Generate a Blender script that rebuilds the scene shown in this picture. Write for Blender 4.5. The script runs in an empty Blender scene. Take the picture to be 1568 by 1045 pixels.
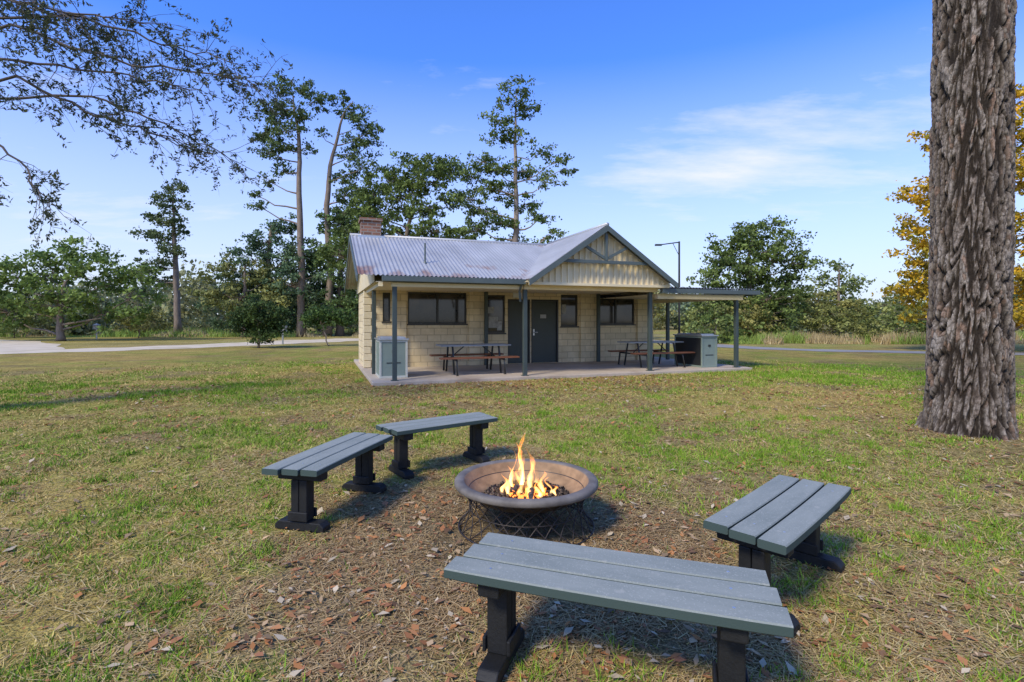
import bpy, math, random
import numpy as np
from mathutils import Vector, Matrix
random.seed(7); RNG=np.random.default_rng(7)
scene=bpy.context.scene
# ------------------------------------------------------------------ helpers
def link(o): scene.collection.objects.link(o); return o
def empty(name,loc=(0,0,0),rz=0):
    o=bpy.data.objects.new(name,None); o.location=loc; o.rotation_euler=(0,0,rz); o.empty_display_size=.2
    return link(o)
def fast_mesh(name,V,F,mat=None,parent=None,col=None,smooth=False):
    V=np.asarray(V,dtype=np.float32).reshape(-1,3)
    me=bpy.data.meshes.new(name)
    if isinstance(F,np.ndarray):
        n,k=F.shape
        me.vertices.add(len(V)); me.vertices.foreach_set("co",V.ravel())
        me.loops.add(n*k); me.loops.foreach_set("vertex_index",F.astype(np.int32).ravel())
        me.polygons.add(n); me.polygons.foreach_set("loop_start",np.arange(0,n*k,k,dtype=np.int32))
        me.update(calc_edges=True)
    else:
        me.from_pydata(V.tolist(),[],F); me.update()
    if col is not None:
        c=np.ones((len(V),4),dtype=np.float32); c[:,:col.shape[1]]=col
        a=me.attributes.new("Col","FLOAT_COLOR","POINT"); a.data.foreach_set("color",c.ravel())
    if smooth: me.polygons.foreach_set("use_smooth",np.ones(len(me.polygons),dtype=bool))
    if mat: me.materials.append(mat)
    o=bpy.data.objects.new(name,me); link(o)
    if parent: o.parent=parent
    return o
class Acc:
    def __init__(s): s.V=[];s.F=[];s.n=0
    def add(s,V,F):
        V=np.asarray(V,dtype=float).reshape(-1,3)
        s.V.append(V); s.F+= [tuple(i+s.n for i in f) for f in F]; s.n+=len(V)
    def box(s,lo,hi):
        x0,y0,z0=lo;x1,y1,z1=hi
        s.add([(x0,y0,z0),(x1,y0,z0),(x1,y1,z0),(x0,y1,z0),(x0,y0,z1),(x1,y0,z1),(x1,y1,z1),(x0,y1,z1)],
              [(0,3,2,1),(4,5,6,7),(0,1,5,4),(1,2,6,5),(2,3,7,6),(3,0,4,7)])
    def tube(s,P,R,n=6,cap=True):
        V,F=tube(P,R,n,cap); s.add(V,F)
    def obj(s,name,mat,parent=None,bevel=0,smooth=False):
        o=fast_mesh(name,np.vstack(s.V),s.F,mat,parent,smooth=smooth)
        if bevel:
            m=o.modifiers.new("b","BEVEL"); m.width=bevel; m.segments=2; m.limit_method='ANGLE'
        return o
def tube(P,R,n=6,cap=True):
    P=[Vector(p) for p in P]; V=[];F=[]
    ref=Vector((.13,.97,.2)) 
    for i,p in enumerate(P):
        t=(P[min(i+1,len(P)-1)]-P[max(i-1,0)]).normalized()
        r0=ref if abs(t.dot(ref))<.9 else Vector((1,0,0))
        a=t.cross(r0).normalized(); b=t.cross(a)
        for k in range(n):
            th=2*math.pi*k/n; V.append(tuple(p+(a*math.cos(th)+b*math.sin(th))*R[i]))
    for i in range(len(P)-1):
        for k in range(n):
            F.append((i*n+k,i*n+(k+1)%n,(i+1)*n+(k+1)%n,(i+1)*n+k))
    if cap: F.append(tuple(range(n))[::-1]); F.append(tuple((len(P)-1)*n+k for k in range(n)))
    return V,F
def h2(ix,iy,seed):
    n=(ix.astype(np.int64)*374761393+iy.astype(np.int64)*668265263+seed*144269504)&0xffffffff
    n=((n^(n>>13))*1274126177)&0xffffffff; n=n^(n>>16); return n/4294967296.0
def vn(x,y,seed=0):
    ix=np.floor(x);iy=np.floor(y);fx=x-ix;fy=y-iy;fx=fx*fx*(3-2*fx);fy=fy*fy*(3-2*fy)
    a=h2(ix,iy,seed);b=h2(ix+1,iy,seed);c=h2(ix,iy+1,seed);d=h2(ix+1,iy+1,seed)
    return (a*(1-fx)+b*fx)*(1-fy)+(c*(1-fx)+d*fx)*fy
def fbm(x,y,o=4,seed=0):
    s=0;a=.5;t=0
    for i in range(o):
        s=s+a*vn(x*2**i+13.7*i,y*2**i-7.1*i,seed+i*17); t+=a; a*=.5
    return s/t
def ss(x,a,b):
    t=np.clip((x-a)/(b-a),0,1); return t*t*(3-2*t)
# ------------------------------------------------------------------ materials
def nt(name):
    m=bpy.data.materials.new(name); m.use_nodes=True; t=m.node_tree; b=t.nodes["Principled BSDF"]; return m,t,b
def mixc(t,fac,a,b,mode='MIX'):
    n=t.nodes.new("ShaderNodeMixRGB"); n.blend_type=mode
    for i,v in enumerate((fac,a,b)):
        if hasattr(v,"links"): t.links.new(v,n.inputs[i])
        elif i==0: n.inputs[0].default_value=v
        else: n.inputs[i].default_value=(*v,1)
    return n.outputs[0]
def noise(t,scale,detail=4,vec=None,rough=.55,stretch=None):
    n=t.nodes.new("ShaderNodeTexNoise"); n.inputs["Scale"].default_value=scale; n.inputs["Detail"].default_value=detail
    n.inputs["Roughness"].default_value=rough
    if vec is None:
        tc=t.nodes.new("ShaderNodeTexCoord"); vec=tc.outputs["Object"]
    if stretch:
        mp=t.nodes.new("ShaderNodeMapping"); mp.inputs["Scale"].default_value=stretch; t.links.new(vec,mp.inputs[0]); vec=mp.outputs[0]
    t.links.new(vec,n.inputs["Vector"]); return n.outputs["Fac"]
def ramp(t,f,p0,p1,c0=(0,0,0),c1=(1,1,1)):
    r=t.nodes.new("ShaderNodeValToRGB"); r.color_ramp.elements[0].position=p0; r.color_ramp.elements[1].position=p1
    r.color_ramp.elements[0].color=(*c0,1); r.color_ramp.elements[1].color=(*c1,1); t.links.new(f,r.inputs[0]); return r.outputs[0]
def bump(t,b,h,strength=.3,dist=.01):
    n=t.nodes.new("ShaderNodeBump"); n.inputs["Strength"].default_value=strength; n.inputs["Distance"].default_value=dist
    t.links.new(h,n.inputs["Height"]); t.links.new(n.outputs[0],b.inputs["Normal"])
def simple(name,c,rough=.7,var=.25,scale=6,bmp=.2,metal=0,dirt=None,stretch=None,spec=.5):
    m,t,b=nt(name)
    lo=tuple(x*(1-var) for x in c); hi=tuple(min(1,x*(1+var)) for x in c)
    f=noise(t,scale,4,stretch=stretch); f2=noise(t,scale*9,2,stretch=stretch)
    o=mixc(t,ramp(t,f,.3,.7),lo,hi); o=mixc(t,.35,o,mixc(t,ramp(t,f2,.3,.7),lo,hi))
    if dirt: 
        f3=noise(t,scale*.6,4); o=mixc(t,ramp(t,f3,.52,.75),o,dirt)
    t.links.new(o,b.inputs["Base Color"]); b.inputs["Roughness"].default_value=rough; b.inputs["Metallic"].default_value=metal
    b.inputs["Specular IOR Level"].default_value=spec
    if bmp: bump(t,b,f2,bmp,.004)
    return m
def attr_mat(name,rough=.8,transl=0,spec=.2,mulnoise=None):
    m,t,b=nt(name)
    a=t.nodes.new("ShaderNodeAttribute"); a.attribute_name="Col"; c=a.outputs["Color"]
    if mulnoise:
        f=noise(t,mulnoise,3); c=mixc(t,1,c,ramp(t,f,.3,.7,(.6,.6,.6),(1.3,1.3,1.3)),'MULTIPLY')
    t.links.new(c,b.inputs["Base Color"]); b.inputs["Roughness"].default_value=rough; b.inputs["Specular IOR Level"].default_value=spec
    if transl:
        tr=t.nodes.new("ShaderNodeBsdfTranslucent"); t.links.new(c,tr.inputs[0])
        mx=t.nodes.new("ShaderNodeMixShader"); mx.inputs[0].default_value=transl
        t.links.new(b.outputs[0],mx.inputs[1]); t.links.new(tr.outputs[0],mx.inputs[2])
        t.links.new(mx.outputs[0],t.nodes["Material Output"].inputs[0])
    return m
def block_mat(name,axis,c,mort,bw=.4,bh=.2,ms=.012,var=.12,bstr=.5):
    m,t,b=nt(name)
    tc=t.nodes.new("ShaderNodeTexCoord"); sp=t.nodes.new("ShaderNodeSeparateXYZ"); cb=t.nodes.new("ShaderNodeCombineXYZ")
    t.links.new(tc.outputs["Object"],sp.inputs[0]); t.links.new(sp.outputs[axis],cb.inputs[0]); t.links.new(sp.outputs[2],cb.inputs[1])
    br=t.nodes.new("ShaderNodeTexBrick"); t.links.new(cb.outputs[0],br.inputs["Vector"])
    br.inputs["Scale"].default_value=1; br.inputs["Brick Width"].default_value=bw; br.inputs["Row Height"].default_value=bh
    br.inputs["Mortar Size"].default_value=ms; br.inputs["Mortar Smooth"].default_value=.4
    br.inputs["Color1"].default_value=(*[x*(1-var) for x in c],1); br.inputs["Color2"].default_value=(*[min(1,x*(1+var)) for x in c],1)
    br.inputs["Mortar"].default_value=(*mort,1)
    f=noise(t,3,5); o=mixc(t,1,br.outputs["Color"],ramp(t,f,.25,.75,(.80,.77,.72),(1.06,1.06,1.06)),'MULTIPLY')
    t.links.new(o,b.inputs["Base Color"]); b.inputs["Roughness"].default_value=.75
    inv=t.nodes.new("ShaderNodeMath"); inv.operation='SUBTRACT'; inv.inputs[0].default_value=1; t.links.new(br.outputs["Fac"],inv.inputs[1])
    bump(t,b,inv.outputs[0],bstr,.012); return m
M_blockF=block_mat("cream_block_front",0,(.74,.61,.37),(.50,.40,.25),var=.09,bstr=.5)
M_blockS=block_mat("cream_block_side",1,(.74,.61,.37),(.46,.37,.23),var=.10,bstr=.6)
M_brick=block_mat("chimney_brick",0,(.26,.12,.07),(.3,.27,.23),.23,.085,.012,.3)
M_cream=simple("cream_paint",(.75,.63,.39),.6,.08,2,.08)
M_ceil=simple("ceiling_cream",(.74,.62,.41),.7,.06,1,.05)
M_trim=simple("grey_green_trim",(.085,.108,.10),.5,.15,3,.08)
M_post=simple("post_paint",(.050,.068,.060),.5,.15,4,.08)
M_door=simple("door_paint",(.042,.052,.044),.45,.12,2,.05)
M_frame=simple("window_frame",(.03,.03,.027),.4,.1,3,.03)
M_conc=simple("concrete_slab",(.46,.38,.28),.85,.15,1.5,.25,dirt=(.28,.20,.13))
M_steel=simple("stainless_steel",(.55,.56,.56),.35,.08,3,.05,metal=.8)
M_panelg=simple("green_panel",(.21,.26,.21),.5,.08,2,.03)
M_dark=simple("dark_panel",(.02,.022,.022),.5,.2,2,.03)
M_seatwood=simple("brown_seat_slats",(.19,.07,.03),.55,.25,5,.1,stretch=(1,8,8))
M_tabletop=simple("table_top",(.34,.34,.30),.5,.12,5,.05)
def benchmat():
    m,t,b=nt("recycled_plastic_grey")
    o=mixc(t,ramp(t,noise(t,5,5,stretch=(.5,2,2)),.3,.7),(.205,.225,.188),(.285,.30,.25))
    o=mixc(t,ramp(t,noise(t,150,1),.60,.78),o,(.38,.39,.33))
    o=mixc(t,ramp(t,noise(t,11,5,rough=.7),.60,.72),o,(.37,.365,.30))
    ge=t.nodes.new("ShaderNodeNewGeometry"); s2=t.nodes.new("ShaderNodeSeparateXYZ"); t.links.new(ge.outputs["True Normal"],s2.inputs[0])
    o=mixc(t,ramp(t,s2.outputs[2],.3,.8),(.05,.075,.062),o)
    t.links.new(o,b.inputs["Base Color"]); b.inputs["Roughness"].default_value=.68; b.inputs["Specular IOR Level"].default_value=.3; bump(t,b,noise(t,120,2),.3,.002); return m
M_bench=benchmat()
M_benchleg=simple("recycled_plastic_black",(.014,.014,.013),.6,.35,10,.35,spec=.3)
M_leaf=attr_mat("foliage",.65,.30,.2)
M_grass=attr_mat("grass_blades",.75,0,.10)
M_litter=attr_mat("leaf_litter",.85,0,.08)
M_bark=simple("bark",(.21,.16,.115),.9,.4,3,.6,stretch=(3,3,.6))
M_bark2=simple("pale_bark",(.29,.225,.165),.9,.35,2,.5,stretch=(3,3,.6))
M_barkd=simple("dark_twig_bark",(.10,.08,.062),.9,.3,5,.3)
M_wire=simple("black_wire",(.045,.036,.030),.5,.3,20,.1,metal=.4)
def glass():
    m,t,b=nt("window_glass")
    f=noise(t,1.1,2); o=mixc(t,ramp(t,f,.42,.62),(.012,.012,.011),(.07,.058,.042))
    t.links.new(o,b.inputs["Base Color"]); b.inputs["Roughness"].default_value=.06; b.inputs["Specular IOR Level"].default_value=.6
    return m
M_glass=glass()
def roofmat():
    m,t,b=nt("corrugated_zincalume")
    f=noise(t,1.4,5,stretch=(1,.35,1)); o=mixc(t,ramp(t,f,.3,.7),(.32,.32,.305),(.45,.45,.435))
    tc=t.nodes.new("ShaderNodeTexCoord"); sp=t.nodes.new("ShaderNodeSeparateXYZ"); t.links.new(tc.outputs["Object"],sp.inputs[0])
    mr=t.nodes.new("ShaderNodeMapRange"); t.links.new(sp.outputs[2],mr.inputs[0]); mr.inputs[1].default_value=2.5; mr.inputs[2].default_value=3.0; mr.inputs[3].default_value=.14; mr.inputs[4].default_value=-.07
    ad=t.nodes.new("ShaderNodeMath"); ad.operation='ADD'; t.links.new(noise(t,1.7,6,stretch=(1,.5,1)),ad.inputs[0]); t.links.new(mr.outputs[0],ad.inputs[1])
    o=mixc(t,ramp(t,ad.outputs[0],.57,.74),o,(.26,.14,.08))
    t.links.new(o,b.inputs["Base Color"]); b.inputs["Metallic"].default_value=.2; b.inputs["Roughness"].default_value=.5
    return m
M_roof=roofmat()
# ------------------------------------------------------------------ camera
cam=bpy.data.cameras.new("camera"); co=bpy.data.objects.new("camera",cam); link(co)
co.location=(0,0,1.45); co.rotation_euler=(math.radians(90),0,0); cam.sensor_width=36; cam.lens=18.37; cam.shift_y=-.0207
cam.clip_start=.05; cam.clip_end=3000; scene.camera=co
# ------------------------------------------------------------------ world + sun
SUN_EL=44; SUN_ROT=220
w=bpy.data.worlds.new("World"); scene.world=w; w.use_nodes=True; t=w.node_tree
bg=t.nodes["Background"]; sky=t.nodes.new("ShaderNodeTexSky"); sky.sky_type='NISHITA'; sky.sun_disc=False
sky.sun_elevation=math.radians(SUN_EL); sky.sun_rotation=math.radians(SUN_ROT); sky.air_density=1.0; sky.dust_density=.5; sky.ozone_density=2.5
skyc=mixc(t,1,sky.outputs[0],(.62,1.10,2.15),'MULTIPLY')
tc=t.nodes.new("ShaderNodeTexCoord"); G=tc.outputs["Generated"]
sp=t.nodes.new("ShaderNodeSeparateXYZ"); t.links.new(G,sp.inputs[0])
def math_(op,a,b=None):
    n=t.nodes.new("ShaderNodeMath"); n.operation=op
    for i,v in enumerate((a,b)):
        if v is None: continue
        if hasattr(v,"links"): t.links.new(v,n.inputs[i])
        else: n.inputs[i].default_value=v
    return n.outputs[0]
zz=math_('ADD',math_('MAXIMUM',sp.outputs[2],0),.12)
cb=t.nodes.new("ShaderNodeCombineXYZ"); t.links.new(math_('DIVIDE',sp.outputs[0],zz),cb.inputs[0]); t.links.new(math_('DIVIDE',sp.outputs[1],zz),cb.inputs[1])
cn=noise(t,1.9,7,vec=cb.outputs[0],rough=.62,stretch=(.6,1.2,1))
def dirmask(d,rad0,rad1):
    d=Vector(d).normalized(); dn=t.nodes.new("ShaderNodeVectorMath"); dn.operation='DISTANCE'
    mp=t.nodes.new("ShaderNodeMapping"); mp.inputs["Scale"].default_value=(1,1,2.6); t.links.new(G,mp.inputs[0])
    t.links.new(mp.outputs[0],dn.inputs[0]); dn.inputs[1].default_value=(d.x,d.y,d.z*2.6)
    return ramp(t,dn.outputs["Value"],rad0,rad1,(1,1,1),(0,0,0))
mask=math_('ADD',math_('MULTIPLY',dirmask((.46,1,.30),.03,.40),.36),math_('MULTIPLY',dirmask((-.75,1,.2),.05,.6),.14))
mask=math_('ADD',mask,math_('MULTIPLY',dirmask((-.1,1,.42),.02,.22),.16))
cl=math_('ADD',cn,math_('SUBTRACT',mask,.18))
cl=ramp(t,cl,.47,.80)
hz=ramp(t,sp.outputs[2],-.04,.44,(.95,.95,.95),(0,0,0))
fin=mixc(t,hz,skyc,(5.6,5.95,6.4))
fin=mixc(t,math_('MULTIPLY',cl,.85),fin,(6.3,6.45,6.7))
t.links.new(fin,bg.inputs[0]); bg.inputs[1].default_value=.15
sl=bpy.data.lights.new("sun","SUN"); sl.energy=3.8; sl.angle=math.radians(12); sl.color=(1,.90,.72)
so=bpy.data.objects.new("sun",sl); link(so); so.location=(0,0,30)
el,ro=math.radians(SUN_EL),math.radians(SUN_ROT)
ds=Vector((math.sin(ro)*math.cos(el),math.cos(ro)*math.cos(el),math.sin(el))); so.rotation_euler=(-ds).to_track_quat('-Z','Y').to_euler()
scene.view_settings.view_transform='Standard'; scene.view_settings.look='None'; scene.view_settings.exposure=0
# ------------------------------------------------------------------ ground
YAW=math.radians(20); OX,OY=-2.66,11.84
def to_uv(x,y):
    dx=x-OX;dy=y-OY; return dx*math.cos(YAW)+dy*math.sin(YAW), -dx*math.sin(YAW)+dy*math.cos(YAW)
def masks(x,y):
    wob=fbm(x*1.1,y*1.1,4,3)-.5
    fw=fbm(x*5,y*5,3,4)-.5
    d=np.hypot((x-.0)/1.12,(y-3.45)/.95)+wob*2.2+fw*1.5
    dirt=ss(d,1.80,.70)
    d2=np.hypot((x+.2),(y-2.2))+wob*1.8+fw*1.4; dirt=np.maximum(dirt,.8*ss(d2,1.05,.25))
    d3=np.hypot(x-5.9,y-6.7)+wob*2; dirt=np.maximum(dirt,.6*ss(d3,2.0,.6))
    p=fbm(x*.9+5,y*.9,4,11)+fw*.2; dirt=np.maximum(dirt,.6*ss(p,.57,.70))
    g=ss(fbm(x*.6,y*.6+3,5,23)+.3*(fbm(x*3.5,y*3.5,3,5)-.5),.52,.65)
    gl=ss(np.hypot((x+8.6)/5.4,(y-10.6)/1.7)+wob*1.2,1.15,.5)
    gr=ss(np.hypot((x-9.5)/4.8,(y-14.5)/3.4)+wob*.8,1.2,.6)
    gs=ss(np.hypot((x+3.6)/2.4,(y-6.3)/1.1)+wob*1.6,1.1,.4)*.75
    g3=ss(np.hypot((x-2.6)/2.5,(y-5.7)/1.4)+wob*1.6,1.1,.4)*.8
    g4=ss(np.hypot((x-3.2)/1.6,(y-3.0)/1.0)+wob*1.6,1.1,.4)*.8
    spots=ss(fbm(x*2.2,y*2.2,3,91),.60,.70)*.7
    green=np.clip(np.maximum.reduce([g*.62,gs,g3,g4,spots]),0,1)
    green*=.30+.70*ss(fbm(x*1.8,y*1.8,4,19),.40,.58)
    green=np.maximum(green,np.maximum(gl,gr)*(.5+.4*ss(fbm(x*1.8,y*1.8,4,19),.38,.58)))*(1-.9*dirt)
    u,v=to_uv(x,y)
    band=ss(v,-3.6,-1.0)*ss(v,.6,-.2)*ss(u,-2,0)*ss(u,9,6)*ss(fbm(x*.9,y*.9,3,31),.26,.48)
    lit=np.maximum(band,dirt); lit=np.maximum(lit,.5*ss(x,1,5)*ss(y,9,4)); lit=np.maximum(lit,.6*ss(fbm(x*.8+9,y*.8,4,37),.50,.66))
    green*=1-.75*band
    far=ss(y,18,42)
    return dirt,green,lit,far
def hgt(x,y):
    return (fbm(x*2.2,y*2.2,3,41)-.5)*.035*ss(y,16,9)*ss(np.abs(x),14,9)-.012
def graded(a,b,step,lo,hi,n1,n2):
    mid=np.arange(a,b,step); 
    L=a-np.geomspace(step,a-lo,n1)[::-1]; R=b-step+np.geomspace(step,hi-b,n2); return np.concatenate([L,mid,R])
xs=graded(-11,11,.05,-900,900,50,50); ys=graded(-1,15,.045,-300,1200,24,90)
XX,YY=np.meshgrid(xs,ys); x=XX.ravel(); y=YY.ravel()
dirt,green,lit,far=masks(x,y)
straw=np.array([.36,.265,.075]); grn=np.array([.13,.215,.022]); soil=np.array([.22,.155,.082]); brown=np.array([.30,.17,.075]); pale=np.array([.44,.38,.17])
def lerp(a,b,f): return a*(1-f[:,None])+b*f[:,None]
olive=np.array([.245,.225,.05])
c=lerp(np.tile(straw,(len(x),1)),olive,ss(fbm(x*.35,y*.35,4,77),.32,.62))
c=lerp(c,grn,green*.88); c=lerp(c,brown,lit*.6*(1-dirt)); c=lerp(c,soil,dirt*.9)
c=lerp(c,np.array([.15,.11,.065]),ss(np.hypot(x-.1,y-3.7)+(fbm(x*2,y*2,3,9)-.5)*.8,1.25,.5)*.5)
c=lerp(c,pale,far*.5*ss(fbm(x*.08,y*.3,3,8),.35,.6))
z=hgt(x,y)
V=np.stack([x,y,z],1); nx,ny=len(xs),len(ys)
ii,jj=np.meshgrid(np.arange(nx-1),np.arange(ny-1)); a0=(jj*nx+ii).ravel()
F=np.stack([a0,a0+1,a0+nx+1,a0+nx],1)
m,t2,b=nt("ground_grass_soil")
at=t2.nodes.new("ShaderNodeAttribute"); at.attribute_name="Col"; cc=at.outputs["Color"]
for sc,lo,hi,dd in ((1.3,.8,1.2,3),(12,.62,1.35,4),(110,.5,1.5,2)):
    cc=mixc(t2,1,cc,ramp(t2,noise(t2,sc,dd),.3,.7,(lo,lo,lo*.95),(hi,hi,hi)),'MULTIPLY')
t2.links.new(cc,b.inputs["Base Color"]); b.inputs["Roughness"].default_value=.95; b.inputs["Specular IOR Level"].default_value=.08
bump(t2,b,noise(t2,50,2),.7,.03)
fast_mesh("ground",V,F,m,col=c,smooth=True)
def blades(name,N,r0,r1,ang,seed):
    rg=np.random.default_rng(seed)
    r=r0+(r1-r0)*rg.random(N)**1.0; th=(rg.random(N)-.5)*2*ang
    x=r*np.sin(th); y=r*np.cos(th)
    nT=300; rt=1.4+8*rg.random(nT); tt=(rg.random(nT)-.5)*2*ang; tx=rt*np.sin(tt);ty=rt*np.cos(tt); nb=80
    xt=(tx[:,None]+rg.normal(size=(nT,nb))*.045*(.6+1.6*rg.random((nT,1)))).ravel(); yt=(ty[:,None]+rg.normal(size=(nT,nb))*.045*(.6+1.6*rg.random((nT,1)))).ravel()
    isT=np.concatenate([np.zeros(N,bool),np.ones(nT*nb,bool)]); x=np.concatenate([x,xt]);y=np.concatenate([y,yt]); r=np.hypot(x,y); N=len(x)
    dirt,green,lit,far=masks(x,y); u,v=to_uv(x,y)
    tuft=fbm(x*4,y*4,3,55)
    keep=(rg.random(N)<(1-.93*dirt)*(.22+.7*ss(tuft,.40,.6)+.5*green)*(1-ss(r,13,22)))|(isT&(dirt<.8))
    keep&=~((u>-.6)&(u<10.3)&(v>-.15)&(v<7))
    keep&=(np.hypot(x-.1,y-3.7)>.55)&(np.hypot(x-5.95,y-6.85)>.5)
    x,y,r,green,tuft,lit,dirt,isT=[q[keep] for q in (x,y,r,green,tuft,lit,dirt,isT)]; N=len(x)
    h=(.016+.026*rg.random(N)+.03*green*rg.random(N)*(.4+ss(tuft,.4,.65)))*(1+.03*r)
    h=np.where(isT,.025+.05*rg.random(N),h)
    wd=(.0016+.0018*rg.random(N))*(1+.16*r)
    a=rg.random(N)*6.283; lean=(rg.random(N)**.7)*1.1*h; la=rg.random(N)*6.283
    isg=(rg.random(N)<(.09+.82*green))|(isT&(rg.random(N)<.85))
    lean=np.where(isg,lean,lean*1.8+.016); h=np.where(isg,h,h*.6)
    zb=hgt(x,y)-.003
    bx=np.cos(a)*wd;by=np.sin(a)*wd
    P0=np.stack([x-bx,y-by,zb],1);P1=np.stack([x+bx,y+by,zb],1);P2=np.stack([x+np.cos(la)*lean,y+np.sin(la)*lean,zb+h],1)
    V=np.stack([P0,P1,P2],1).reshape(-1,3); F=np.arange(3*N).reshape(-1,3)
    k=rg.random((N,1)); g=np.array([.10,.215,.016])*(1-k)+np.array([.26,.37,.035])*k
    s=np.array([.32,.215,.065])*(1-k)+np.array([.62,.48,.17])*k
    c=np.where(isg[:,None],g,s)*(.8+.45*rg.random((N,1)))
    fast_mesh(name,V,F,M_grass,col=np.repeat(c,3,0))
blades("grass",680000,1.2,22,math.radians(52),1)
def needles(name,N,seed):
    rg=np.random.default_rng(seed); r=1.1+9.5*rg.random(N)**1.15; th=(rg.random(N)-.5)*2*math.radians(52)
    x=r*np.sin(th);y=r*np.cos(th); dirt,green,lit,far=masks(x,y)
    k=rg.random(N)<(.20+.8*lit)*(.2+1.1*ss(fbm(x*3,y*3,3,61),.35,.6)); k&=np.hypot(x-.1,y-3.7)>.30
    x,y,dirt=x[k],y[k],dirt[k];N=len(x); r=np.hypot(x,y)
    L=.035+.08*rg.random(N); a=rg.random(N)*6.283; W=.0008+.0010*rg.random(N); W*=(1+.12*r)
    z=hgt(x,y)+.002+.016*rg.random(N); dz=(rg.random(N)-.5)*.014
    dx,dy=np.cos(a)*L/2,np.sin(a)*L/2; px,py=-np.sin(a)*W,np.cos(a)*W
    V=np.stack([np.stack([x-dx-px,y-dy-py,z-dz],1),np.stack([x-dx+px,y-dy+py,z-dz],1),np.stack([x+dx+px,y+dy+py,z+dz],1),np.stack([x+dx-px,y+dy-py,z+dz],1)],1).reshape(-1,3)
    q=rg.random((N,1)); c=np.array([.17,.095,.038])*(1-q)+np.array([.54,.38,.18])*q; s=np.array([.32,.21,.075])*(1-q)+np.array([.64,.50,.22])*q
    c=np.where(rg.random((N,1))<dirt[:,None]*.75+.2,c,s)
    fast_mesh(name,V,np.arange(4*N).reshape(-1,4),M_litter,col=np.repeat(c,4,0))
needles("pine_needle_litter",240000,5)
def leaves_litter(name,N,seed):
    rg=np.random.default_rng(seed); r=1.2+13*rg.random(N)**1.1; th=(rg.random(N)-.5)*2*math.radians(52)
    x=r*np.sin(th);y=r*np.cos(th); dirt,green,lit,far=masks(x,y); u,v=to_uv(x,y)
    inb=((v>-3)&(v<0)&(u>0)&(u<7)).astype(float)
    k=rg.random(N)<(.12+.6*lit+.4*inb*lit); k&=~((u>-.5)&(u<10.2)&(v>-.1)); k&=np.hypot(x-.1,y-3.7)>.5
    x,y=x[k],y[k];N=len(x); r=np.hypot(x,y)
    L=(.006+.026*rg.random(N)**3.0)*(1+.09*r); a=rg.random(N)*6.283; W=L*(.3+.35*rg.random(N)); z=hgt(x,y)+.008+.016*rg.random(N)
    ca,sa=np.cos(a),np.sin(a); t1=(rg.random(N)-.5)*L*.8; t3=(rg.random(N)-.3)*W*.8
    V=np.stack([np.stack([x-ca*L,y-sa*L,z-t1],1),np.stack([x-sa*W+ca*L*.1,y+ca*W+sa*L*.1,z+t3],1),np.stack([x+ca*L,y+sa*L,z+t1],1),np.stack([x+sa*W+ca*L*.1,y-ca*W+sa*L*.1,z+t3],1)],1).reshape(-1,3)
    pal=np.array([[.28,.12,.05],[.44,.20,.08],[.50,.34,.18],[.19,.11,.06],[.46,.20,.07],[.52,.42,.27],[.26,.18,.10],[.34,.15,.07]])
    c=pal[rg.integers(0,len(pal),N)]*(.7+.5*rg.random((N,1)))
    fast_mesh(name,V,np.arange(4*N).reshape(-1,4),M_litter,col=np.repeat(c,4,0))
leaves_litter("fallen_leaves",52000,8)
# roads
def ribbon(name,pts,wds,z,mat):
    V=[];F=[]
    P=[Vector((p[0],p[1],0)) for p in pts]
    Q=[];W=[]
    for i in range(len(P)-1):
        p0=P[max(i-1,0)];p1=P[i];p2=P[i+1];p3=P[min(i+2,len(P)-1)]
        for k in range(8):
            s=k/8; Q.append(.5*((2*p1)+(p2-p0)*s+(2*p0-5*p1+4*p2-p3)*s*s+(3*p1-p0-3*p2+p3)*s**3)); W.append(wds[i]*(1-s)+wds[i+1]*s)
    Q.append(P[-1]);W.append(wds[-1])
    for i,q in enumerate(Q):
        tg=(Q[min(i+1,len(Q)-1)]-Q[max(i-1,0)]).normalized(); n=Vector((-tg.y,tg.x,0))
        e=W[i]/2*(1+.14*math.sin(i*1.7)+.08*math.sin(i*4.1))
        V+= [(q.x+n.x*e,q.y+n.y*e,z),(q.x-n.x*e,q.y-n.y*e,z)]
        if i: F.append((2*i-2,2*i-1,2*i+1,2*i))
    fast_mesh(name,V,F,mat)
M_gravel=simple("gravel",(.60,.50,.34),.95,.18,1.2,.4,dirt=(.42,.34,.16))
M_asph=simple("old_asphalt",(.26,.245,.215),.9,.15,2,.3)
ribbon("gravel_driveway",[(-60,16),(-34,20.5),(-23,23.5),(-17.5,29),(-13,37),(-6,43),(6,46)],[3.0,3.2,3.2,4,5,5,5],-.006,M_gravel)
ribbon("gravel_path",[(-23,25),(-33,34),(-52,44)],[2.4,3,4],-.003,M_gravel)
ribbon("asphalt_road",[(6,46),(10,34),(13,26.5),(19,23.2),(32,20),(60,17)],[4,3,2.0,1.8,2.2,3],.0,M_asph)
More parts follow.
